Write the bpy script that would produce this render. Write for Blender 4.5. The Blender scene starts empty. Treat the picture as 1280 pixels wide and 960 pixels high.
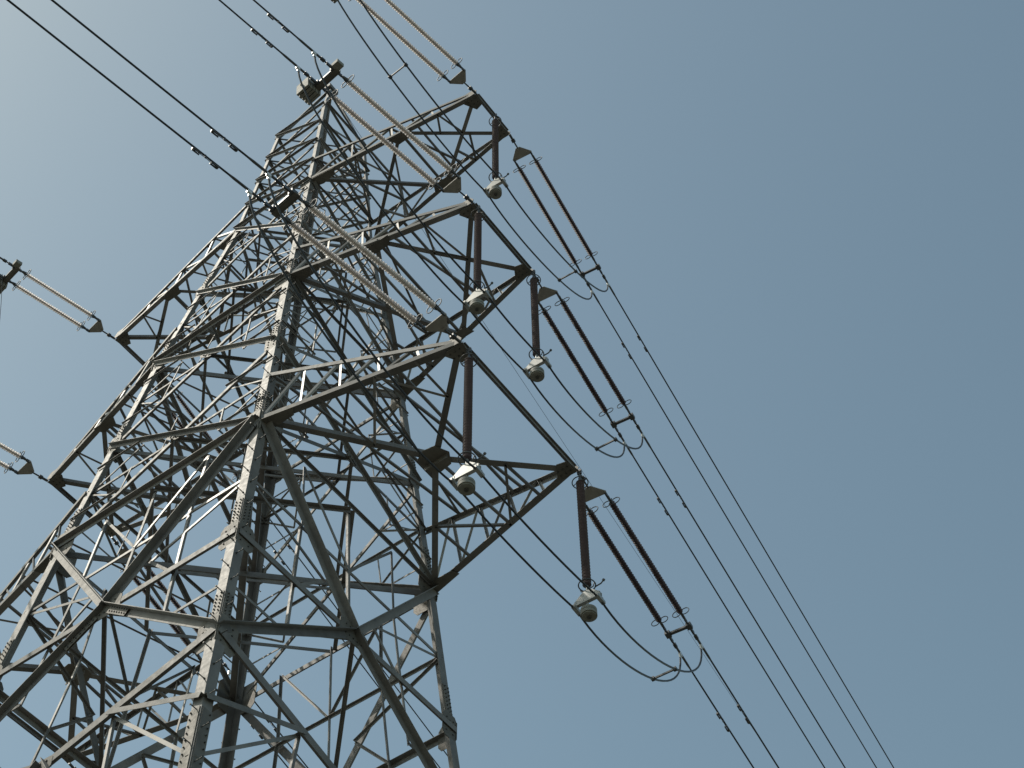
import bpy, math, random
from mathutils import Vector, Matrix
random.seed(7)
S = bpy.context.scene
C = S.collection
R = math.radians
GZ = 6.85            # heights below are measured from a datum 6.85 m above the ground

# ------------------------------------------------------------------ camera, sky, sun, exposure
CAMX, CAMY, CAMZ = 19.795, -17.424, -5.251 + GZ
cd = bpy.data.cameras.new('camera')
cam = bpy.data.objects.new('camera', cd)
C.objects.link(cam)
rx, ry, rb = ((0.80639399, 0.59129755, -0.00979477), (0.48735412, -0.65507488, 0.57737584), (0.33498461, -0.47036593, -0.81641975))
m = Matrix.Identity(4)
for i in range(3):
    m[i][0], m[i][1], m[i][2] = rx[i], ry[i], rb[i]
m[0][3], m[1][3], m[2][3] = CAMX, CAMY, CAMZ
cam.matrix_world = m
cd.sensor_width = 36.0
cd.lens = 2153.4 / 1280 * 36
cd.clip_end = 6000
S.camera = cam

SUN_DIR = Vector((-0.45, -0.34, 0.82)).normalized()      # towards the sun
w = bpy.data.worlds.new('World'); S.world = w; w.use_nodes = True
nt = w.node_tree
bg = nt.nodes['Background']
sky = nt.nodes.new('ShaderNodeTexSky')
sky.sky_type = 'NISHITA'; sky.sun_disc = False
sky.sun_elevation = math.asin(SUN_DIR.z)
sky.sun_rotation = math.atan2(SUN_DIR.x, SUN_DIR.y)
sky.altitude = 0; sky.air_density = 1.0; sky.dust_density = 1.1; sky.ozone_density = 0.0
tint = nt.nodes.new('ShaderNodeMix'); tint.data_type = 'RGBA'; tint.blend_type = 'MULTIPLY'; tint.inputs[0].default_value = 1.0
tint.inputs[7].default_value = (1.23, 1.25, 0.965, 1)          # hazier, greener sky than the clear-air model
nt.links.new(sky.outputs[0], tint.inputs[6]); nt.links.new(tint.outputs[2], bg.inputs[0])
bg.inputs[1].default_value = 0.129
sl = bpy.data.lights.new('sun', 'SUN'); sl.energy = 2.3; sl.angle = R(0.5); sl.color = (1.0, 0.94, 0.82)
so = bpy.data.objects.new('sun', sl); C.objects.link(so)
so.rotation_euler = SUN_DIR.to_track_quat('Z', 'Y').to_euler(); so.location = (-40, -50, 90)
S.view_settings.view_transform = 'Standard'; S.view_settings.look = 'None'
S.view_settings.exposure = 0.0; S.view_settings.gamma = 1.0

# ------------------------------------------------------------------ materials
def mat(name, col, rough=.5, metal=0., var=.12, scale=3., spec=.5, stain=None, vary=0):
    M = bpy.data.materials.new(name); M.use_nodes = True
    n = M.node_tree; b = n.nodes['Principled BSDF']
    tc = n.nodes.new('ShaderNodeTexCoord')
    no = n.nodes.new('ShaderNodeTexNoise'); no.inputs['Scale'].default_value = scale; no.inputs['Detail'].default_value = 8; no.inputs['Roughness'].default_value = .65
    n.links.new(tc.outputs['Object'], no.inputs['Vector'])
    cr = n.nodes.new('ShaderNodeValToRGB')
    cr.color_ramp.elements[0].position = .3; cr.color_ramp.elements[1].position = .72
    lo = [c * (1 - var * 1.5) for c in col]; hi = [min(1, c * (1 + var)) for c in col]
    if stain: lo = stain
    cr.color_ramp.elements[0].color = (*lo, 1); cr.color_ramp.elements[1].color = (*hi, 1)
    n.links.new(no.outputs['Fac'], cr.inputs['Fac'])
    if vary:                                   # each member weathered a little differently
        oi = n.nodes.new('ShaderNodeObjectInfo'); m2 = n.nodes.new('ShaderNodeMapRange'); m2.inputs['To Min'].default_value = 1 - vary; m2.inputs['To Max'].default_value = 1 + vary
        n.links.new(oi.outputs['Random'], m2.inputs['Value'])
        hv = n.nodes.new('ShaderNodeHueSaturation'); n.links.new(cr.outputs['Color'], hv.inputs['Color']); n.links.new(m2.outputs['Result'], hv.inputs['Value'])
        n3 = n.nodes.new('ShaderNodeTexNoise'); n3.inputs['Scale'].default_value = 9; n3.inputs['Detail'].default_value = 10; n3.inputs['Roughness'].default_value = .75; n.links.new(tc.outputs['Object'], n3.inputs['Vector'])
        r3 = n.nodes.new('ShaderNodeValToRGB'); r3.color_ramp.elements[0].position = .58; r3.color_ramp.elements[1].position = .72
        n.links.new(n3.outputs['Fac'], r3.inputs['Fac'])
        mx = n.nodes.new('ShaderNodeMix'); mx.data_type = 'RGBA'; mx.inputs[7].default_value = (.085, .068, .052, 1)
        ml = n.nodes.new('ShaderNodeMath'); ml.operation = 'MULTIPLY'; ml.inputs[1].default_value = .6; n.links.new(r3.outputs['Color'], ml.inputs[0])
        n.links.new(ml.outputs[0], mx.inputs[0]); n.links.new(hv.outputs['Color'], mx.inputs[6]); n.links.new(mx.outputs[2], b.inputs['Base Color'])
    else: n.links.new(cr.outputs['Color'], b.inputs['Base Color'])
    n2 = n.nodes.new('ShaderNodeTexNoise'); n2.inputs['Scale'].default_value = scale * 6; n2.inputs['Detail'].default_value = 4
    n.links.new(tc.outputs['Object'], n2.inputs['Vector'])
    mr = n.nodes.new('ShaderNodeMapRange'); mr.inputs['To Min'].default_value = max(.05, rough - .13); mr.inputs['To Max'].default_value = min(1, rough + .13)
    n.links.new(n2.outputs['Fac'], mr.inputs['Value']); n.links.new(mr.outputs['Result'], b.inputs['Roughness'])
    b.inputs['Metallic'].default_value = metal
    b.inputs['Specular IOR Level'].default_value = spec
    return M

STEEL = mat('galvanised_steel', (.200, .188, .180), .58, .1, .18, 1.7, stain=(.130, .120, .114), vary=.28)
STEEL_N = mat('newer_galvanised_steel', (.27, .255, .245), .45, .2, .12, 2.5, vary=.25)
BOLT = mat('bolt_steel', (.085, .08, .075), .55, .2, .2, 20)
PLATE = mat('weathered_plate', (.165, .150, .130), .6, .15, .16, 2.5, stain=(.105, .092, .08), vary=.15)
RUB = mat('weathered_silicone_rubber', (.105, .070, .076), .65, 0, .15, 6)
RUBN = mat('sunlit_dusty_silicone_rubber', (.84, .74, .70), .5, 0, .12, 6)  # same rubber as the far strings; sunlight and dust put into its colour
WIRE = mat('stranded_aluminium', (.05, .053, .06), .5, .4, .12, 12)
HARD = mat('line_hardware', (.10, .10, .105), .45, .4, .15, 9)
ALU = mat('bright_aluminium', (.36, .36, .35), .4, .3, .1, 9)
TERM = mat('glint_white_terminal', (.82, .81, .80), .25, .3, .05, 9)  # near-white base colour stands in for the sun's glint on the terminals
WEIGHT = mat('cast_weight', (.25, .24, .21), .65, 0, .15, 8)
YOKE = mat('yoke_plate_steel', (.36, .335, .31), .6, .1, .12, 5)  # ground light on the plates' underside is put into this paler colour
CONC = mat('concrete', (.34, .33, .30), .9, 0, .15, 4)
def ground_mat():
    M = mat('dry_ground', (.098, .094, .078), .95, 0, .2, .35, stain=(.05, .056, .04))
    return M
GROUND = ground_mat()

# ------------------------------------------------------------------ mesh helpers
class MB:
    def __init__(s): s.v = []; s.f = []; s.sm = []; s.mi = []; s.cur = 0
    def add(s, vs, fs, smooth=False):
        o = len(s.v); s.v += [tuple(x) for x in vs]; s.f += [tuple(i + o for i in f) for f in fs]; s.sm += [smooth] * len(fs); s.mi += [s.cur] * len(fs)
    def prism(s, poly0, poly1):
        n = len(poly0)
        fs = [(i, (i + 1) % n, n + (i + 1) % n, n + i) for i in range(n)]
        s.add(list(poly0) + list(poly1), fs + [tuple(range(n - 1, -1, -1)), tuple(range(n, 2 * n))])
    def angle(s, p0, p1, e1, e2, w1, w2=None, t=None):
        """steel angle: corner runs p0 to p1, its legs spread along e1 and e2"""
        p0 = Vector(p0); p1 = Vector(p1); d = (p1 - p0).normalized()
        e1 = Vector(e1); e1 = (e1 - d * e1.dot(d)).normalized()
        e2 = Vector(e2); e2 = e2 - d * e2.dot(d); e2 = (e2 - e1 * e2.dot(e1)).normalized()
        w2 = w2 or w1; t = t or max(.008, w1 * .09)
        pr = [Vector((0, 0, 0)), e1 * w1, e1 * w1 + e2 * t, e1 * t + e2 * t, e2 * w2 + e1 * t, e2 * w2]
        if d.dot(e1.cross(e2)) < 0: pr = pr[::-1]
        s.prism([p0 + q for q in pr], [p1 + q for q in pr])
    def box(s, c, ax, ay, az):
        c, ax, ay, az = map(Vector, (c, ax, ay, az))
        p = [c - ax - ay, c + ax - ay, c + ax + ay, c - ax + ay]
        if ax.cross(ay).dot(az) < 0: p = p[::-1]
        s.prism([q - az for q in p], [q + az for q in p])
    def plate(s, pts, n, t):
        n = Vector(n).normalized() * t; pts = [Vector(p) for p in pts]
        a = sum(((pts[i] - pts[0]).cross(pts[(i + 1) % len(pts)] - pts[0]) for i in range(1, len(pts) - 1)), Vector())
        if a.dot(n) < 0: pts = pts[::-1]
        s.prism([p - n * .5 for p in pts], [p + n * .5 for p in pts])
    def tube(s, pts, r, n=8, cap=True):
        pts = [Vector(p) for p in pts]; N = len(pts); rs = r if isinstance(r, (list, tuple)) else [r] * N
        d0 = (pts[1] - pts[0]).normalized(); u = d0.orthogonal().normalized(); vs = []
        for i, p in enumerate(pts):
            d = (pts[min(i + 1, N - 1)] - pts[max(i - 1, 0)]).normalized()
            u = (u - d * u.dot(d)).normalized(); v = d.cross(u)
            vs += [p + (u * math.cos(2 * math.pi * k / n) + v * math.sin(2 * math.pi * k / n)) * rs[i] for k in range(n)]
        fs = [(i * n + k, i * n + (k + 1) % n, (i + 1) * n + (k + 1) % n, (i + 1) * n + k) for i in range(N - 1) for k in range(n)]
        s.add(vs, fs, True)
        if cap:
            s.add(vs[:n], [tuple(range(n - 1, -1, -1))]); s.add(vs[-n:], [tuple(range(n))])
    def ring(s, c, ax, r, tr, a0=0., a1=360., n=28, ref=None):
        ax = Vector(ax).normalized(); u = (Vector(ref) if ref else ax.orthogonal()); u = (u - ax * u.dot(ax)).normalized(); v = ax.cross(u); c = Vector(c)
        s.tube([c + (u * math.cos(R(a0 + (a1 - a0) * i / n)) + v * math.sin(R(a0 + (a1 - a0) * i / n))) * r for i in range(n + 1)], tr, 6)
    def build(s, name, mt, parent=None, loc=None):
        me = bpy.data.meshes.new(name); me.from_pydata(s.v, [], s.f); me.materials.append(mt)
        if any(s.mi): me.materials.append(BOLT); me.polygons.foreach_set('material_index', s.mi)
        me.polygons.foreach_set('use_smooth', s.sm); me.update()
        o = bpy.data.objects.new(name, me); C.objects.link(o)
        if parent: o.parent = parent
        if loc is not None: o.location = loc
        return o

def empty(name, loc=(0, 0, 0), parent=None):
    o = bpy.data.objects.new(name, None); C.objects.link(o); o.location = loc; o.empty_display_size = .3
    if parent: o.parent = parent
    return o
def tag(o, label, cat, group=None):
    o['label'] = label; o['category'] = cat
    if group: o['group'] = group
def copy_tree(o, parent=None):
    c = o.copy(); C.objects.link(c); c.parent = parent
    if 'label' in c and parent is None: del c['label']
    for ch in o.children: copy_tree(ch, c)
    return c

# ------------------------------------------------------------------ ground
g = MB(); N = 24; E_ = 2500
g.add([(-E_ + 2 * E_ * i / N, -E_ + 2 * E_ * j / N, 0) for j in range(N + 1) for i in range(N + 1)],
      [(j * (N + 1) + i, j * (N + 1) + i + 1, (j + 1) * (N + 1) + i + 1, (j + 1) * (N + 1) + i) for j in range(N) for i in range(N)])
go = g.build('ground', GROUND); go['kind'] = 'structure'

# ------------------------------------------------------------------ the tower
tower = empty('lattice_tower', (0, 0, 0))
tag(tower, 'tall grey steel lattice pylon with three crossarms on each side, seen from below', 'pylon')
ZS = [-6.85, 16.66, 19.74, 23.95, 31.38, 38.55, 44.65]
AS = [6.15, 3.66, 3.371, 3.0, 2.29, 1.43, 1.02]
def a(z):
    for i in range(len(ZS) - 1):
        if z <= ZS[i + 1] or i == len(ZS) - 2:
            return AS[i] + (AS[i + 1] - AS[i]) * (z - ZS[i]) / (ZS[i + 1] - ZS[i])
def P(sx, sy, z): return Vector((sx * a(z), sy * a(z), z + GZ))
FACES = {'right': ((1, -1), (1, 1), Vector((1, 0, 0))), 'front': ((-1, -1), (1, -1), Vector((0, -1, 0))),
         'left': ((-1, 1), (-1, -1), Vector((-1, 0, 0))), 'back': ((1, 1), (-1, 1), Vector((0, 1, 0)))}
def F(face, t, z):
    """point on a face: t = -1 at its first corner, +1 at its second"""
    c1, c2, n = FACES[face]
    return P(*c1, z).lerp(P(*c2, z), (t + 1) / 2)
UP = Vector((0, 0, 1))
BR = []                                      # every brace is collected as (name, size, mesh)
def brace(name, p0, p1, n, size, off, out=1, flip=1):
    """angle lying on a face with outward normal n, shifted by off along it"""
    p0 = Vector(p0); p1 = Vector(p1); d = (p1 - p0).normalized()
    side = n.cross(d).normalized() * flip
    if side.z > 0 and flip == 1: side = -side
    off += random.uniform(-.002, .002); size *= .92 if name == 'main_brace' else .84
    mb = MB(); o = n * off - side * size * .5
    mb.angle(p0 + o, p1 + o, side, n * out, size, size * .9, max(.007, size * .085))
    BR.append((name, size * (p1 - p0).length, mb))

# legs: heavy angles with splices and step bolts
LEGSEC = [(-6.85, 8, .27), (8, 14.2, .255), (14.2, 23.95, .235), (23.95, 31.38, .21), (31.38, 38.55, .18), (38.55, 44.65, .13)]
for (sx, sy) in ((1, -1), (1, 1), (-1, -1), (-1, 1)):
    mb = MB()
    for z0, z1, wd in LEGSEC:
        zz = [z0] + [z for z in ZS if z0 < z < z1] + [z1]
        for q0, q1 in zip(zz, zz[1:]):
            mb.angle(P(sx, sy, q0), P(sx, sy, q1), (-sx, 0, 0), (0, -sy, 0), wd, wd, .026 if wd > .2 else .018)
    leg = mb.build('leg', STEEL, tower)
    # cover plates at splices, with rows of bolts
    for zc, ln, wd in ((13.6, 1.9, .255), (17.35, .95, .235), (20.4, 1.1, .235), (24.9, .85, .21), (28.2, .75, .21), (32.2, .7, .18), (35.5, .6, .18)):
        sp = MB()
        d = (P(sx, sy, zc + 1) - P(sx, sy, zc - 1)).normalized()
        for ax, nn in ((Vector((-sx, 0, 0)), Vector((0, sy, 0))), (Vector((0, -sy, 0)), Vector((sx, 0, 0)))):
            ax = (ax - d * ax.dot(d)).normalized(); nn = d.cross(ax).normalized() * (1 if d.cross(ax).dot(nn) > 0 else -1)
            c = P(sx, sy, zc) + ax * wd * .52 + nn * .011
            sp.box(c, ax * wd * .43, d * ln * .5, nn * .009)
            nb = int(ln / (.105 if ln < 1.5 else .17))
            for i in range(nb):
                for k in ((-.24, .22) if ln < 1.5 else (.22,)):
                    q = c + d * (ln * ((i + .5) / nb - .5)) + ax * wd * k + nn * .022
                    sp.cur = 1; sp.tube([q - nn * .012, q + nn * .016], .015, 6); sp.cur = 0
        sp.build('splice_plate', PLATE, leg)
    # step bolts
    zlo, zhi = (9, 38) if (sx, sy) == (1, -1) else (17, 30)
    if (sx, sy) in ((1, -1), (-1, 1)):
        sb = MB(); sb.tube([(0, 0, -.02), (0, 0, .17)], .010, 6); sb.tube([(0, 0, .17), (0, 0, .185)], .02, 6); sb.tube([(0, 0, .0), (0, 0, .02)], .02, 6)
        first = None; z = zlo; k = 0
        while z < zhi:
            nn = Vector((0, sy, 0)) if k % 2 else Vector((sx, 0, 0)); ax = Vector((-sx, 0, 0)) if k % 2 else Vector((0, -sy, 0))
            if first is None: o = first = sb.build('step_bolt', BOLT, leg)
            else: o = first.copy(); C.objects.link(o); o.parent = leg
            o.location = P(sx, sy, z) + ax * .07; o.rotation_euler = nn.to_track_quat('Z', 'Y').to_euler()
            z += .42; k += 1

GP = []
def gusset(c, n, u, wu, wv, off=.034, nb=3, cut=.35):
    """many-sided gusset plate at c on a plane with normal n, long axis u, with bolt heads"""
    n = Vector(n).normalized(); u = Vector(u); u = (u - n * u.dot(n)).normalized(); v = n.cross(u); c = Vector(c) + n * off
    mb = MB(); k = cut
    mb.plate([c + u * wu * x + v * wv * y for x, y in ((-1, -1 + k), (-1 + k, -1), (1 - k, -1), (1, -1 + k), (1, 1 - k), (1 - k, 1), (-1 + k, 1), (-1, 1 - k))], n, .014)
    for i in range(nb):
        for j in (-1, 1):
            q = c + u * wu * (.7 * ((i + .5) / nb * 2 - 1)) + v * wv * .45 * j + n * .007
            mb.cur = 1; mb.tube([q, q + n * .018], .018, 6); mb.cur = 0
    GP.append((wu * wv, mb))

# body panels with crossed diagonals
LV = [23.95, 27.8, 31.38, 34.95, 38.55]
SZ = [.13, .118, .108, .095]
for fn, (c1, c2, n) in FACES.items():
    for i in range(4):
        z0, z1 = LV[i], LV[i + 1]; s = SZ[i]
        A0, B0, A1, B1 = P(*c1, z0), P(*c2, z0), P(*c1, z1), P(*c2, z1)
        brace('diagonal_brace', A1, B0, n, s, .030, 1)
        brace('diagonal_brace', B1, A0, n, s, -.032, -1)
        zx = z0 + (z1 - z0) * a(z0) / (a(z0) + a(z1))
        brace('horizontal_strut', P(*c1, zx), P(*c2, zx), n, s * .62, -.075, -1)
        X = F(fn, 0, zx)
        gusset(X, n, B0 - A1, .26 if i < 2 else .2, .13, .022)
        # redundants: leg quarter points to the middles of the half diagonals
        for c, sg in ((c1, -1), (c2, 1)):
            lo = P(*c, z0).lerp(X, .5); hi = P(*c, z1).lerp(X, .5)
            brace('redundant_brace', P(*c, (z0 + zx) / 2), lo, n, s * .42, .022, 1)
            brace('redundant_brace', P(*c, (z1 + zx) / 2), hi, n, s * .42, .022, 1)
            brace('redundant_brace', lo, P(*c, zx), n, s * .40, -.055, -1)
            brace('redundant_brace', hi, P(*c, zx), n, s * .38, -.065, -1)
            hs = P(*c, zx).lerp(X, .5)
            if i < 3: brace('redundant_brace', lo, hs, n, s * .36, -.05, -1)
            if i > 0: brace('redundant_brace', hi, hs, n, s * .36, -.06, -1)
    for z, s in ((23.95, .165), (31.38, .14), (38.55, .115)):
        brace('horizontal_strut', P(*c1, z), P(*c2, z), n, s if fn in ('front', 'back') else s * .55, .046, 1)
    # waist panel: diagonals meet at the middle of the lower strut
    zt, zm, zb = 23.95, 19.74, 16.66
    M_ = F(fn, 0, zm); H_ = F(fn, 0, zt)
    for c in (c1, c2):
        brace('main_brace', P(*c, zt), M_, n, .205, .034, 1)
        brace('horizontal_strut', P(*c, zm), M_, n, .17, .062, -1)
        brace('main_brace', P(*c, zb), M_, n, .185, .036, 1)
        z2 = (zt + zm) / 2
        dm = P(*c, zt).lerp(M_, .5)
        brace('redundant_brace', P(*c, z2), dm, n, .09, -.04, -1)
        brace('redundant_brace', P(*c, z2), dm.lerp(M_, .5), n, .08, -.055, -1)
        brace('redundant_brace', P(*c, zm).lerp(M_, .5), dm.lerp(M_, .5), n, .08, -.04, -1)
        brace('redundant_brace', P(*c, zm).lerp(M_, .5), dm, n, .08, -.06, -1)
        qt = P(*c, zt).lerp(H_, .5)
        brace('redundant_brace', dm, qt, n, .075, -.05, -1)
        brace('redundant_brace', F(fn, 0, z2), qt, n, .075, -.04, -1)
        brace('redundant_brace', F(fn, 0, z2), dm, n, .09, -.06, -1)
        dl = P(*c, zb).lerp(M_, .5)
        brace('redundant_brace', P(*c, (zm + zb) / 2), dl, n, .08, -.04, -1)
        brace('redundant_brace', P(*c, zm).lerp(M_, .5), dl, n, .08, -.05, -1)
    brace('hanger', H_, M_, n, .085, -.045, -1)
    E0 = F(fn, 0, 15.4)
    gusset(M_, n, (c2[0] - c1[0], c2[1] - c1[1], 0), .42, .26, .06, 5)
    gusset(E0, n, (c2[0] - c1[0], c2[1] - c1[1], 0), .22, .15, .05, 2)
    # lower body
    zl = 9.0
    for c in (c1, c2):
        L_ = F(fn, 0, zl)
        brace('main_brace', P(*c, zb), E0, n, .19, .058, -1)
        qE = P(*c, zb).lerp(E0, .62)
        brace('horizontal_strut', P(*c, 14.75), qE, n, .13, .09, -1)
        brace('redundant_brace', P(*c, 13.3), qE, n, .085, -.05, -1)
        brace('main_brace', E0, P(*c, zl), n, .19, .036, 1)
        dE = E0.lerp(P(*c, zl), .45)
        brace('redundant_brace', P(*c, 12.4), dE, n, .085, -.04, -1)
        brace('redundant_brace', qE, dE, n, .08, -.06, -1)
        brace('redundant_brace', P(*c, 10.6), E0.lerp(P(*c, zl), .75), n, .08, -.05, -1)
        brace('horizontal_strut', P(*c, zl), L_, n, .17, .06, -1)
        brace('main_brace', P(*c, -6.4), L_, n, .22, .036, 1)
        brace('redundant_brace', E0.lerp(P(*c, zl), .75), P(*c, zl).lerp(L_, .45), n, .08, -.06, -1)
        d6 = P(*c, -6.4).lerp(L_, .5); d7 = P(*c, -6.4).lerp(L_, .75)
        brace('redundant_brace', P(*c, 1.2), d6, n, .09, -.04, -1)
        brace('redundant_brace', P(*c, 5.2), d7, n, .085, -.05, -1)
        brace('redundant_brace', P(*c, 5.2), d6, n, .085, -.06, -1)
        # bolted cover plate where the lower waist brace leaves the middle joint
        if fn in ('front', 'left'):
            cp = MB(); q0 = M_.lerp(P(*c, zb), .05) + n * .085; d = (P(*c, zb) - M_).normalized(); vv = n.cross(d)
            cp.box(q0 + d * .42, d * .42, vv * .10, n * .007); cp.cur = 1
            for k in range(7):
                for e in (-.045, .045):
                    q = q0 + d * (.08 + .115 * k) + vv * e + n * .007; cp.tube([q, q + n * .018], .017, 6)
            GP.append((.2, cp))
    # peak
    PZ = [38.55, 40.06, 41.6, 43.12, 44.65]
    for i in range(4):
        A0, B0, A1, B1 = P(*c1, PZ[i]), P(*c2, PZ[i]), P(*c1, PZ[i + 1]), P(*c2, PZ[i + 1])
        brace('diagonal_brace', A1, B0, n, .085, .024, 1)
        brace('diagonal_brace', B1, A0, n, .085, -.024, -1)
        brace('horizontal_strut', A1, B1, n, .085, .036, 1)
    # leg gussets
    for z, wu, wv in ((23.95, .46, .34), (31.38, .38, .26), (38.55, .28, .2), (27.8, .3, .19), (34.95, .26, .16), (19.74, .34, .24), (16.66, .42, .26)):
        for c, sg in ((c1, 1), (c2, -1)):
            tdir = Vector((c2[0] - c1[0], c2[1] - c1[1], 0)).normalized() * sg
            gusset(P(*c, z) + tdir * wv * .8, n, UP, wu, wv, .021, 4)

# peak pyramid and top cross frame
apex = Vector((0, 0, 48.5 + GZ))
for (sx, sy) in ((1, -1), (1, 1), (-1, -1), (-1, 1)):
    mb = MB(); mb.angle(P(sx, sy, 44.65), apex + Vector((sx * .09, sy * .09, 0)), (-sx, 0, 0), (0, -sy, 0), .11, .11, .012)
    BR.append(('peak_brace', .4, mb))
mb = MB(); mb.box(apex + Vector((0, 0, .02)), (.16, 0, 0), (0, .22, 0), (0, 0, .09)); BR.append(('peak_cap', .4, mb))

# diaphragms inside the body
for z, s in ((23.95, .17), (27.8, .13), (31.38, .15), (38.55, .11), (19.74, .11)):
    dz = Vector((0, 0, .03))
    for q, (c, d) in enumerate((((-1, -1), (1, 1)), ((1, -1), (-1, 1)))):
        p0 = P(*c, z) + dz * q * 2; p1 = P(*d, z) + dz * q * 2
        if z == 19.74: continue
        mb = MB(); mb.angle(p0, p1, UP.cross(p1 - p0), UP * -1, s, s, s * .08); BR.append(('diaphragm_brace', s * (p1 - p0).length, mb))
    if z in (19.74, 23.95):
        fs = ['right', 'front', 'left', 'back']
        for i in range(4):
            p0 = F(fs[i], 0, z) - dz; p1 = F(fs[(i + 1) % 4], 0, z) - dz
            mb = MB(); mb.angle(p0, p1, UP.cross(p1 - p0), UP * -1, .1, .1, .01); BR.append(('diaphragm_brace', .1 * (p1 - p0).length, mb))

for z, s in ((25.9, .085), (29.65, .075), (33.2, .07), (36.8, .06), (34.95, .06)):
    fs = ['right', 'front', 'left', 'back']
    for i in range(4):
        p0 = F(fs[i], 0, z); p1 = F(fs[(i + 1) % 4], 0, z)
        mb = MB(); mb.angle(p0, p1, UP.cross(p1 - p0), UP * -1, s, s, .008); BR.append(('diaphragm_brace', s * (p1 - p0).length, mb))
for z in (40.06, 41.6, 43.12, 44.65):
    for c, d in (((-1, -1), (1, 1)), ((1, -1), (-1, 1))):
        p0 = P(*c, z); p1 = P(*d, z) + UP * .02
        mb = MB(); mb.angle(p0, p1, UP.cross(p1 - p0), UP * -1, .055, .055, .007); BR.append(('diaphragm_brace', .05 * (p1 - p0).length, mb))
# link braces: biggest 100 of a kind are parts, the rest one mesh
kinds = {}
for nme, sz, mb in BR: kinds.setdefault(nme, []).append((sz, mb))
for sz, mb in GP: kinds.setdefault('gusset_plate', []).append((sz, mb))
for nme, L in kinds.items():
    L.sort(key=lambda q: -q[0])
    rest = MB()
    for i, (sz, mb) in enumerate(L):
        mt = PLATE if nme == 'gusset_plate' else (STEEL_N if (nme == 'redundant_brace' and random.random() < .4) else STEEL)
        if i < 100: mb.build(nme, mt, tower)
        else: rest.add(mb.v, mb.f); rest.mi[-len(mb.f):] = mb.mi
    if rest.v:
        o = rest.build(nme, STEEL if nme != 'gusset_plate' else PLATE, tower); o['kind'] = 'stuff'

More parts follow.
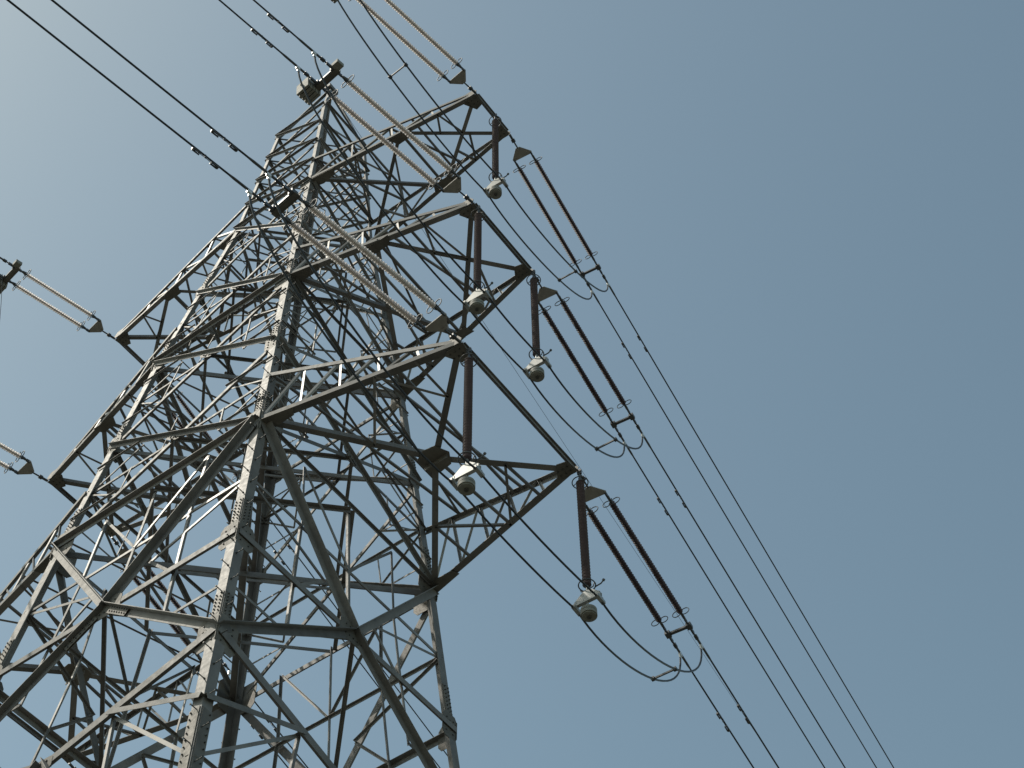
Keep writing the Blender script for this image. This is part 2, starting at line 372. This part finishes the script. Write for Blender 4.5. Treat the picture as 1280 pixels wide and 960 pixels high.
# crossarms
ARM = {1: (6.83, .75, 38.55, 40.06, .125, .085), 2: (7.14, 1.2, 31.38, 33.2, .145, .10), 3: (7.548, 2.04, 23.95, 26.05, .165, .112)}
def V3(x, y, z): return Vector((x, y, z + GZ))
for lv in (1, 2, 3):
    W, d, z, zu, sl_, su = ARM[lv]
    for sx in (1, -1):
        tips = {sy: V3(sx * W, sy * d, z) for sy in (-1, 1)}
        web = MB(); arm_subs = []
        body = {sy: P(sx, sy, z) for sy in (-1, 1)}; ub = {sy: P(sx, sy, zu) for sy in (-1, 1)}
        for sy in (-1, 1):
            T = tips[sy]; n = Vector((0, sy, 0)); inn = Vector((0, -sy, 0))
            o = n * .03
            mb = MB(); mb.angle(body[sy] + o, T + o, UP, inn, sl_ * .8, sl_, sl_ * .09); arm_subs.append(('lower_chord', mb))
            Tu = T + Vector((-sx * .15, 0, .22))
            o = n * .05
            mb = MB(); mb.angle(ub[sy] + o, Tu + o, UP * -1, inn, su, su, su * .09); arm_subs.append(('upper_chord', mb))
            # web between the chords
            K = 4 if lv > 1 else 3
            for k in range(1, K + 1):
                t = k / (K + 1)
                pl = body[sy].lerp(T, t); pu = ub[sy].lerp(Tu, t)
                mb = MB(); mb.angle(pl + n * .012, pu + n * .012, (sx, 0, 0), inn, .06, .06, .007); arm_subs.append(('web_post', mb))
                t2 = (k - 1) / (K + 1); q = (body[sy].lerp(T, t2) if k > 1 else body[sy])
                mb = MB(); mb.angle(q + n * .006, pu + n * .006, UP, inn, .06, .06, .007); arm_subs.append(('web_diagonal', mb))
            # tip plates
            tp = MB()
            c = T + n * .045 + Vector((-sx * .12, 0, .1))
            tp.plate([c + Vector((sx * x, 0, zz)) for x, zz in ((-.3, -.09), (.16, -.12), (.2, .0), (.1, .17), (-.3, .2))], n, .016)
            c = T + Vector((-sx * .12, -sy * .12, -.028))
            tp.plate([c + Vector((sx * x, sy * y, 0)) for x, y in ((-.3, .08), (-.1, -.26), (.15, -.2), (.2, .14), (-.2, .15))], UP, .016)
            for x in (-.18, -.06, .06):
                for y in (-.08, .05):
                    q = c + Vector((sx * x, sy * y, -.008)); tp.cur = 1; tp.tube([q, q - UP * .022], .02, 6); tp.cur = 0
            arm_subs.append(('tip_plate', tp))
            # root plate under the lower chord
            rp = MB(); c = body[sy] + Vector((sx * .35, 0, -.03)); u = (T - body[sy]).normalized(); v = Vector((0, -sy, 0))
            rp.plate([c - u * .4 + v * .02, c + u * .45 + v * .02, c + u * .35 + v * .22, c - u * .1 + v * .32, c - u * .4 + v * .28], UP, .016)
            arm_subs.append(('root_plate', rp))
        mb = MB()                                     # double angle end beam
        mb.angle(tips[-1] + Vector((sx * .02, .05, .06)), tips[1] + Vector((sx * .02, -.05, .06)), (0, 0, -1), (-sx, 0, 0), .10, .065, .012)
        mb.angle(tips[-1] + Vector((sx * .04, .05, .06)), tips[1] + Vector((sx * .04, -.05, .06)), (0, 0, -1), (sx, 0, 0), .10, .055, .012)
        arm_subs.append(('end_beam', mb))
        dn = Vector((0, 0, -1))
        def bot(p, q, s, dz, nm='bottom_brace'):
            p = Vector(p) + UP * dz; q = Vector(q) + UP * dz
            mb = MB(); e = UP.cross(q - p).normalized(); mb.angle(p - e * s * .5, q - e * s * .5, e, UP, s, s * .9, s * .085); arm_subs.append((nm, mb))
        Nn, Ff, nb, rb_ = tips[-1], tips[1], body[-1], body[1]
        if lv == 3:
            G = V3(sx * 5.34, 0, z)
            bot(Nn, G, .14, .012); bot(Ff, G, .15, .012); bot(nb, G, .14, .012); bot(rb_, G, .14, .012)
            gp = MB(); c = G - UP * .016
            gp.plate([c + Vector((sx * x, y, 0)) for x, y in ((-.34, -.2), (-.1, -.34), (.2, -.3), (.36, .02), (.2, .3), (-.1, .34), (-.34, .2))], UP, .016)
            gp.plate([c + Vector((sx * x, .02, zz)) for x, zz in ((-.3, -.16), (.3, -.16), (.3, .0), (-.3, .0))], (0, 1, 0), .014)
            arm_subs.append(('centre_plate', gp))
            mids = [(Nn.lerp(G, .45), Nn.lerp(nb, .22)), (Nn.lerp(G, .45), Nn.lerp(nb, .42)), (G.lerp(nb, .35), Nn.lerp(nb, .42)),
                    (Ff.lerp(G, .5), Ff.lerp(rb_, .22)), (Ff.lerp(G, .5), Ff.lerp(rb_, .44)), (G.lerp(rb_, .5), Ff.lerp(rb_, .44)), (G.lerp(rb_, .5), Ff.lerp(rb_, .72)), (G.lerp(nb, .35), Nn.lerp(nb, .7)),
                    (G, Ff.lerp(rb_, .44))]
        else:
            t = .52 if lv == 2 else .45
            g1 = Nn.lerp(nb, t); h1 = Ff.lerp(rb_, t)
            bot(Nn, h1, .125 if lv == 2 else .11, .012); bot(Ff, g1, .125 if lv == 2 else .11, .03)
            bot(nb, h1, .12 if lv == 2 else .1, .012); bot(rb_, g1, .12 if lv == 2 else .1, .03)
            bot(g1, h1, .07, .05)
            X1 = Nn.lerp(h1, .45)
            mids = [(Nn.lerp(h1, .4), Nn.lerp(nb, t * .5)), (Ff.lerp(g1, .62), Nn.lerp(nb, t * .5)), (Nn.lerp(h1, .4), g1.lerp(Ff, .35)),
                    (Ff.lerp(g1, .35), Ff.lerp(rb_, t * .5)), (Nn.lerp(h1, .6), Ff.lerp(rb_, t * .5)),
                    (nb.lerp(h1, .35), nb.lerp(g1, .5)), (g1.lerp(rb_, .35), nb.lerp(g1, .5)), (g1.lerp(rb_, .65), rb_.lerp(h1, .5)), (nb.lerp(h1, .65), rb_.lerp(h1, .5))]
            for q, ss in ((g1, -1), (h1, 1)):
                gp = MB()
                c = q - UP * .016 + Vector((0, -ss * .12, 0))
                gp.plate([c + Vector((sx * x, ss * y, 0)) for x, y in ((-.36, .12), (.36, .12), (.24, -.13), (-.24, -.13))], UP, .014)
                arm_subs.append(('node_plate', gp))
        for p, q in mids: bot(p, q, .06, -.008, 'small_brace')
        # zigzag between the upper chords
        zz = [ub[-1], ub[1].lerp(tips[1], .25), ub[-1].lerp(tips[-1], .48), ub[1].lerp(tips[1], .68)]
        for p, q in zip(zz, zz[1:]): bot(p, q, .06, .05, 'top_brace')
        bot(ub[1], ub[-1].lerp(tips[-1], .25), .06, .07, 'top_brace')
        # cross ties between the two webs
        for t in (.3, .62):
            for zsel in (0, 1):
                p = (ub[-1].lerp(tips[-1], t) if zsel else body[-1].lerp(tips[-1], t)); q = (ub[1].lerp(tips[1], t) if zsel else body[1].lerp(tips[1], t))
                if zsel: bot(p, q, .06, .02, 'cross_tie')
        arm = empty('crossarm', (0, 0, 0), tower)
        for nm, mb in arm_subs:
            mt = STEEL_N if nm in ('web_post', 'web_diagonal') and random.random() < .75 else (STEEL_N if nm == 'small_brace' and random.random() < .3 else (PLATE if 'plate' in nm else STEEL))
            mb.build(nm, mt, arm)
for (sx, sy) in ((1, -1), (1, 1), (-1, -1), (-1, 1)):
    mb = MB(); c = P(sx, sy, -6.85); mb.box((c.x, c.y, .2), (.6, 0, 0), (0, .6, 0), (0, 0, .3)); mb.box((c.x, c.y, .56), (.38, 0, 0), (0, .38, 0), (0, 0, .06))
    mb.build('concrete_footing', CONC, tower)

# ------------------------------------------------------------------ insulator sets (local y runs out along the line)
def sheds(length, r1, r2, pitch, core=.017, n=14):
    """rod with alternating weather sheds along +y"""
    prof = [(0, core)]; y = .04; k = 0
    while y < length - .05:
        r = r1 if k % 2 == 0 else r2
        prof += [(y, core), (y + pitch * .14, r * .55), (y + pitch * .26, r), (y + pitch * .42, r), (y + pitch * .6, core * 1.3)]
        y += pitch; k += 1
    prof += [(length, core)]
    mb = MB(); vs = [(rr * math.cos(2 * math.pi * i / n), yy, rr * math.sin(2 * math.pi * i / n)) for yy, rr in prof for i in range(n)]
    fs = [(j * n + i, j * n + (i + 1) % n, (j + 1) * n + (i + 1) % n, (j + 1) * n + i) for j in range(len(prof) - 1) for i in range(n)]
    mb.add(vs, [f[::-1] for f in fs], True)
    return mb
def horn(mb, y, sgn):
    """racket-shaped arcing ring round an end fitting"""
    for s in (-1, 1):
        mb.ring((s * .105, y, 0), (0, 1, 0), .10, .011, -150, 150, 20, ref=(s, 0, 0))
    mb.tube([(-.02, y - sgn * .16, .02), (-.03, y - sgn * .06, .03), (-.03, y, .05)], .011, 6)
    mb.tube([(.02, y - sgn * .16, .02), (.03, y - sgn * .06, -.03), (.03, y, -.05)], .011, 6)
    mb.tube([(0, y, .04), (0, y + sgn * .02, .17)], .013, 6)
S0, S1, YB = 1.0, 4.45, 4.85
def tension_set(near, S1=S1, YB=YB):
    root = empty('tension_insulator_set')
    lk = MB(); lk.tube([(0, -.02, 0), (0, .2, 0)], .035, 8); lk.tube([(0, .18, 0), (0, .5, 0)], .022, 8); lk.box((0, .2, 0), (.05, 0, 0), (0, .05, 0), (0, 0, .03))
    lk.build('tower_link', HARD, root)
    yk = MB(); yk.plate([(-.06, .44, 0), (.06, .44, 0), (.305, .71, 0), (.285, .77, 0), (-.285, .77, 0), (-.305, .71, 0)], UP, .02)
    for s in (-1, 1): yk.tube([(s * .265, .73, -.03), (s * .265, .73, .03)], .03, 8)
    yk.tube([(0, .49, -.03), (0, .49, .03)], .03, 8)
    yk.build('yoke_plate', YOKE, root)
    for s in (-1, 1):
        x = s * .265
        ins = sheds(S1 - S0, .074, .062, .036)
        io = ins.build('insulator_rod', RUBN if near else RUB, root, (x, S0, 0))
        en = MB()
        L = S1 - S0
        en.tube([(0, -.28, 0), (0, -.14, 0)], .022, 8); en.tube([(0, -.15, 0), (0, .03, 0)], .032, 10); en.box((0, -.22, 0), (.018, 0, 0), (0, .06, 0), (0, 0, .045))
        en.build('end_fitting', HARD, io); en = MB()
        en.tube([(0, L - .03, 0), (0, L + .15, 0)], .032, 10); en.tube([(0, L + .14, 0), (0, L + .4, 0)], .024, 8)
        en.box((0, L + .22, 0), (.018, 0, 0), (0, .06, 0), (0, 0, .045))
        en.build('end_fitting', HARD, io)
        for yy, sg in ((.03, 1), (L - .03, -1)):
            h = MB(); horn(h, yy, sg); h.build('arcing_ring', HARD, io)
    yb = MB(); yb.box((0, YB, 0), (.27, 0, 0), (0, .035, 0), (0, 0, .028))
    for s in (-1, 1): yb.box((s * .265, YB, 0), (.06, 0, 0), (0, .075, 0), (0, 0, .05))
    yb.build('line_yoke', HARD, root)
    for s in (-1, 1):
        cl = MB(); x = s * .265
        cl.box((x, YB + .14, 0), (.02, 0, 0), (0, .1, 0), (0, 0, .045)); cl.tube([(x, YB + .2, 0), (x, YB + .34, 0)], .02, 8); cl.box((x, YB + .36, 0), (.035, 0, 0), (0, .06, 0), (0, 0, .03))
        cl.tube([(x, YB + .4, 0), (x, YB + 1.0, 0)], .028, 10); cl.tube([(x, YB + 1.0, 0), (x, YB + 1.15, 0)], [.028, .019], 10)
        co = cl.build('dead_end_clamp', HARD, root)
        tm = MB(); tm.box((x, YB + .62, -.05), (.028, 0, 0), (0, .05, 0), (0, 0, .035)); tm.box((x, YB + .60, -.12), (.012, 0, 0), (0, .04, 0), (0, 0, .06)); tm.build('jumper_terminal', TERM, co)
    if near:
        hb = MB(); hb.box((0, YB - .06, -.05), (.34, 0, 0), (0, .07, 0), (0, 0, .012)); hb.box((0, YB - .12, -.02), (.34, 0, 0), (0, .012, 0), (0, 0, .05)); hb.build('yoke_tray', PLATE, root)
        # stack of balance weights hung on the line yoke of the strings on this side
        bw = MB()
        for k in range(5): bw.box((.53, YB + .04 + .085 * (k - 2), -.03), (.19, 0, 0), (0, .035 if k % 2 else .03, 0), (0, 0, .2 if k % 2 else .185))
        bw.tube([(.53, YB - .22, -.03), (.53, YB + .3, -.03)], .03, 8)
        bw.box((.34, YB, -.0), (.1, 0, 0), (0, .03, 0), (0, 0, .03))
        bw.build('balance_weight', WEIGHT, root)
        sw = MB(); sw.box((-.40, YB + .02, 0), (.1, 0, 0), (0, .1, 0), (0, 0, .06)); sw.box((-.32, YB, 0), (.08, 0, 0), (0, .025, 0), (0, 0, .02)); sw.build('end_block', WEIGHT, root)
    return root
def line_dir(az, slope):
    return Vector((math.sin(R(az)), math.cos(R(az)), slope)).normalized()
def frame(origin, u):
    wv = u.cross(UP).normalized(); v = wv.cross(u)
    M = Matrix.Identity(4)
    for i in range(3): M[i][0], M[i][1], M[i][2], M[i][3] = wv[i], u[i], v[i], origin[i]
    return M

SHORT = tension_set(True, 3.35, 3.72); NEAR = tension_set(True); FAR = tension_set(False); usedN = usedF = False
dampm = MB()
dampm.tube([(0, 0, -.02), (0, 0, .035)], .03, 8); dampm.box((0, 0, -.05), (.015, 0, 0), (0, .03, 0), (0, 0, .045))
dampm.tube([(0, -.26, -.11), (0, -.1, -.095), (0, .1, -.095), (0, .26, -.11)], .009, 6)
for s in (-1, 1):
    dampm.tube([(-.03, s * .19, -.125), (-.03, s * .44, -.115)], [.022, .03], 8); dampm.tube([(.03, s * .19, -.125), (.03, s * .44, -.115)], [.022, .03], 8); dampm.tube([(0, s * .40, -.11), (0, s * .46, -.11)], .045, 8)
DAMP = None
LVN = {1: 'top', 2: 'middle', 3: 'bottom'}
CLAMP = {}
def conductor(p0, u, length, sag, label, dampers, grp):
    """a wire hanging to the next support: leaves p0 along u and climbs back further on"""
    global DAMP
    h = Vector((u.x, u.y, 0)).normalized(); s0 = u.z / math.hypot(u.x, u.y)
    k = -s0 / length * .98
    def pt(s): return Vector((h.x * s, h.y * s, s0 * s + k * s * s))
    ss = [0, 1, 2, 4, 6, 9, 12, 16, 20, 25, 30, 40, 50] + [50 + (length - 50) * i / 24 for i in range(1, 25)]
    mb = MB(); mb.tube([pt(s) for s in ss], .021, 8)
    o = mb.build('conductor', WIRE, None, p0); tag(o, label, 'power line', grp)
    for s in dampers:
        if DAMP is None: dd = DAMP = dampm.build('vibration_damper', HARD, o)
        else: dd = DAMP.copy(); C.objects.link(dd); dd.parent = o
        t = (pt(s + .3) - pt(s - .3)).normalized()
        dd.matrix_local = frame(pt(s), t) @ Matrix.Scale(.68, 4)
    return o
MS = {}
for lv in (1, 2, 3):
    W, d, z = ARM[lv][:3]
    for sx in (1, -1):
        for sy in (-1, 1):
            if sx == -1 and lv == 3 and sy == -1: continue
            az = -7.0 if sy == 1 else 186.5
            if sx == -1: az = -7.0 if sy == 1 else 189.5
            u = line_dir(az, -.10)
            org = V3(sx * W + sx * .05, sy * (d + .06), z - .03)
            yb = YB
            if sx == -1 and sy == -1 and lv == 1: o = SHORT; yb = 3.72
            elif sy == -1: o = NEAR if not usedN else copy_tree(NEAR); usedN = True
            else: o = FAR if not usedF else copy_tree(FAR); usedF = True
            o.matrix_world = frame(org, u)
            side = 'right' if sx == 1 else 'left'
            if sy == -1 and lv == 3:                    # no balance weights on the lowest near strings
                for ch in [c for c in o.children if c.name.split('.')[0] in ('balance_weight', 'end_block')]: bpy.data.objects.remove(ch)
            if sy == -1: lab = 'twin sunlit insulator strings at the near tip of the %s %s crossarm' % (LVN[lv], side)
            else: lab = 'twin dark insulator strings at the far tip of the %s %s crossarm' % (LVN[lv], side)
            tag(o, lab, 'insulators', 'twin tension insulator sets on the crossarm tips')
            M = frame(org, u); MS[(sx, lv, sy)] = M
            for s in (-1, 1):
                p0 = M @ Vector((s * .265, yb + 1.05, 0))
                # which of the two wires lies left in the photograph
                which = ('left' if s == (-1 if sy == 1 else 1) else 'right')
                if sy == -1:
                    lab = 'wire leaving overhead from the near tip of the %s %s crossarm, %s of pair' % (LVN[lv], side, which); dmp = (.65,)
                else:
                    lab = 'wire running down-right from the far tip of the %s %s crossarm, %s of pair' % (LVN[lv], side, which); dmp = (1.8,)
                conductor(p0, u, 320 if sy == 1 else 280, 8, lab, dmp, 'twin conductors of the power line')
                CLAMP[(sx, lv, sy, s)] = M @ Vector((s * .265, yb + .60, -.19))

# ------------------------------------------------------------------ pilot insulators carrying the jumpers
def pilot():
    root = empty('pilot_insulator')
    L = 3.35
    io = sheds(L, .092, .083, .046, .022, 16)
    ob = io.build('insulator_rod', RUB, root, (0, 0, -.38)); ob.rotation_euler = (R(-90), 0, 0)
    lk = MB(); lk.tube([(0, 0, .02), (0, 0, -.38)], .024, 8); lk.box((0, 0, -.06), (.05, 0, 0), (0, .02, 0), (0, 0, .07)); lk.tube([(0, 0, -.28), (0, 0, -.42)], .036, 10); lk.build('hanger_link', HARD, root)
    r1 = MB(); r1.ring((0, 0, -.42), UP, .17, .013); r1.tube([(-.17, 0, -.42), (0, 0, -.33), (.17, 0, -.42)], .010, 6); r1.build('grading_ring', HARD, root)
    zb = -.38 - L
    r2 = MB(); r2.ring((0, 0, zb + .06), UP, .17, .014); r2.tube([(-.17, 0, zb + .06), (-.14, 0, zb - .05), (0, 0, zb - .08), (.14, 0, zb - .05), (.17, 0, zb + .06)], .012, 6)
    r2.tube([(.12, .12, zb + .06), (.24, .14, zb + .1), (.30, .15, zb + .17)], .016, 6); r2.tube([(.29, .15, zb + .16), (.31, .15, zb + .19)], .03, 8)
    r2.build('arcing_horn_ring', HARD, root)
    yk = MB(); yk.tube([(0, 0, zb + .04), (0, 0, zb - .16)], .03, 8)
    zy = zb - .12
    for yy in (-.03, .03):
        yk.plate([(-.09, yy, zy), (.09, yy, zy), (.30, yy, zy - .2), (.30, yy, zy - .28), (-.30, yy, zy - .28), (-.30, yy, zy - .2)], (0, 1, 0), .012)
    yk.box((0, 0, zy - .28), (.28, 0, 0), (0, .04, 0), (0, 0, .012))
    yk.build('triangular_yoke', ALU, root)
    for s in (-1, 1):
        c = MB(); x = s * .27; zc = zy - .38
        c.box((x, 0, zc + .1), (.018, 0, 0), (0, .045, 0), (0, 0, .09)); c.box((x, .0, zc), (.04, 0, 0), (0, .14, -.0), (0, 0, .035)); c.box((x, .0, zc + .05), (.03, 0, 0), (0, .08, 0), (0, 0, .03))
        c.build('suspension_clamp', ALU, root)
    wt = MB(); zt = zy - .46
    wt.tube([(0, 0, zy - .26), (0, 0, zt - .1)], .012, 6)
    for k in range(2): wt.tube([(0, 0, zt - .08 - .085 * k), (0, 0, zt - .155 - .085 * k)], .165, 28); wt.tube([(0, 0, zt - .1 - .085 * k), (0, 0, zt - .18 - .085 * k)], .14, 24)
    eb = MB(); eb.tube([(0, 0, zt - .26), (0, 0, zt - .30)], .042, 10); eb.build('rod_nut', BOLT, root)
    wt.build('counterweight', WEIGHT, root)
    return root, zy - .38
PIL, PZC = pilot()
PCL = {}
first = True
for lv, sy, yy in ((1, 0, .05), (2, -1, -1.2 + .12), (2, 1, 1.2 - .0), (3, -1, -2.04 + .18), (3, 1, 2.04 + .03)):
    W, d, z = ARM[lv][:3]
    o = PIL if first else copy_tree(PIL); first = False
    o.location = V3(W + .1, yy, z - .05); o.rotation_euler = (0, 0, R(3))
    wh = {0: 'the end', -1: 'the near tip', 1: 'the far tip'}[sy]
    tag(o, 'dark vertical insulator with round weight below %s of the %s right crossarm' % (wh, LVN[lv]), 'insulator', 'vertical jumper insulators under the right crossarms')
    for s in (-1, 1): PCL[(lv, sy, s)] = Vector(o.location) + Vector((s * .27, 0, PZC))

def bez(p0, c0, c1, p1, n=22):
    return [p0 * (1 - t) ** 3 + c0 * 3 * t * (1 - t) ** 2 + c1 * 3 * t * t * (1 - t) + p1 * t ** 3 for t in [i / n for i in range(n + 1)]]
JP = {}
for lv in (1, 2, 3):
    for s in (-1, 1):                     # s = -1 is the side towards the tower body
        pn = CLAMP[(1, lv, -1, -s)]; pf = CLAMP[(1, lv, 1, s)]
        q = [PCL[(lv, 0, s)]] if lv == 1 else [PCL[(lv, -1, s)], PCL[(lv, 1, s)]]
        A = q[0]; B = q[-1]
        seg1 = bez(pn, pn + Vector((0, .25, -1.3)), A + Vector((0, -1.9, -.55)), A)
        mid = [] if len(q) == 1 else bez(A, A + (B - A) * .3 + UP * -.16, A + (B - A) * .7 + UP * -.16, B, 10)[1:]
        seg2 = bez(B, B + Vector((-.1, 1.5, -.45)), pf + Vector((0, -.1, -1.55)), pf)
        pts = seg1 + mid + seg2[1:]
        JP[(lv, s)] = (seg1, seg2)
        mb = MB(); mb.tube(pts, .023, 8)
        o = mb.build('jumper_cable', WIRE)
        tag(o, 'jumper cable looping under the %s right crossarm, %s the tower of its pair' % (LVN[lv], 'nearer' if s == -1 else 'farther from'), 'cable', 'jumper cables looping under the right crossarms')
    for wh, k in ((('near', 11), ('far', 12)) if lv == 1 else (('far', 12),)):
        i = 0 if wh == 'near' else 1
        p, q = JP[(lv, -1)][i][k], JP[(lv, 1)][i][k]
        mb = MB(); d = (q - p).normalized(); c = (p + q) / 2
        mb.box(c, d * ((q - p).length / 2), d.cross(UP).normalized() * .016, UP * .022)
        for e in (p, q): mb.box(e, d * .04, d.cross(UP).normalized() * .045, UP * .03)
        o = mb.build('jumper_spacer', HARD)
        tag(o, 'spacer bar across the jumper cables at the %s side of the %s right crossarm' % (wh, LVN[lv]), 'spacer', 'spacer bars on the jumper cables')

# thin earth wire from the peak to the far side
u = line_dir(-7, -.045); mb = MB(); p0 = apex + Vector((0, .25, -.05))
mb.tube([u * s + UP * (s * s * .0001) for s in (0, 3, 6, 10, 15, 20, 30, 45, 60, 90, 130, 180, 240, 320)], .0075, 6)
o = mb.build('earth_wire', WIRE, None, p0); tag(o, 'single hair-thin earth wire running from the pylon peak behind the right crossarms', 'wire')

# thin lead hanging from the upper left strings to the lower left strings
mb = MB(); p = MS[(-1, 1, -1)] @ Vector((.1, 3.9, -.12)); q = MS[(-1, 2, -1)] @ Vector((.25, 2.2, .05))
mb.tube([p.lerp(q, t) + Vector((0, .25, 0)) * (4 * t * (1 - t)) for t in [i / 12 for i in range(13)]], .008, 6)
o = mb.build('lead_wire', WIRE); tag(o, 'thin lead wire hanging between the two left insulator string pairs', 'wire')

print('objects', len(bpy.data.objects))
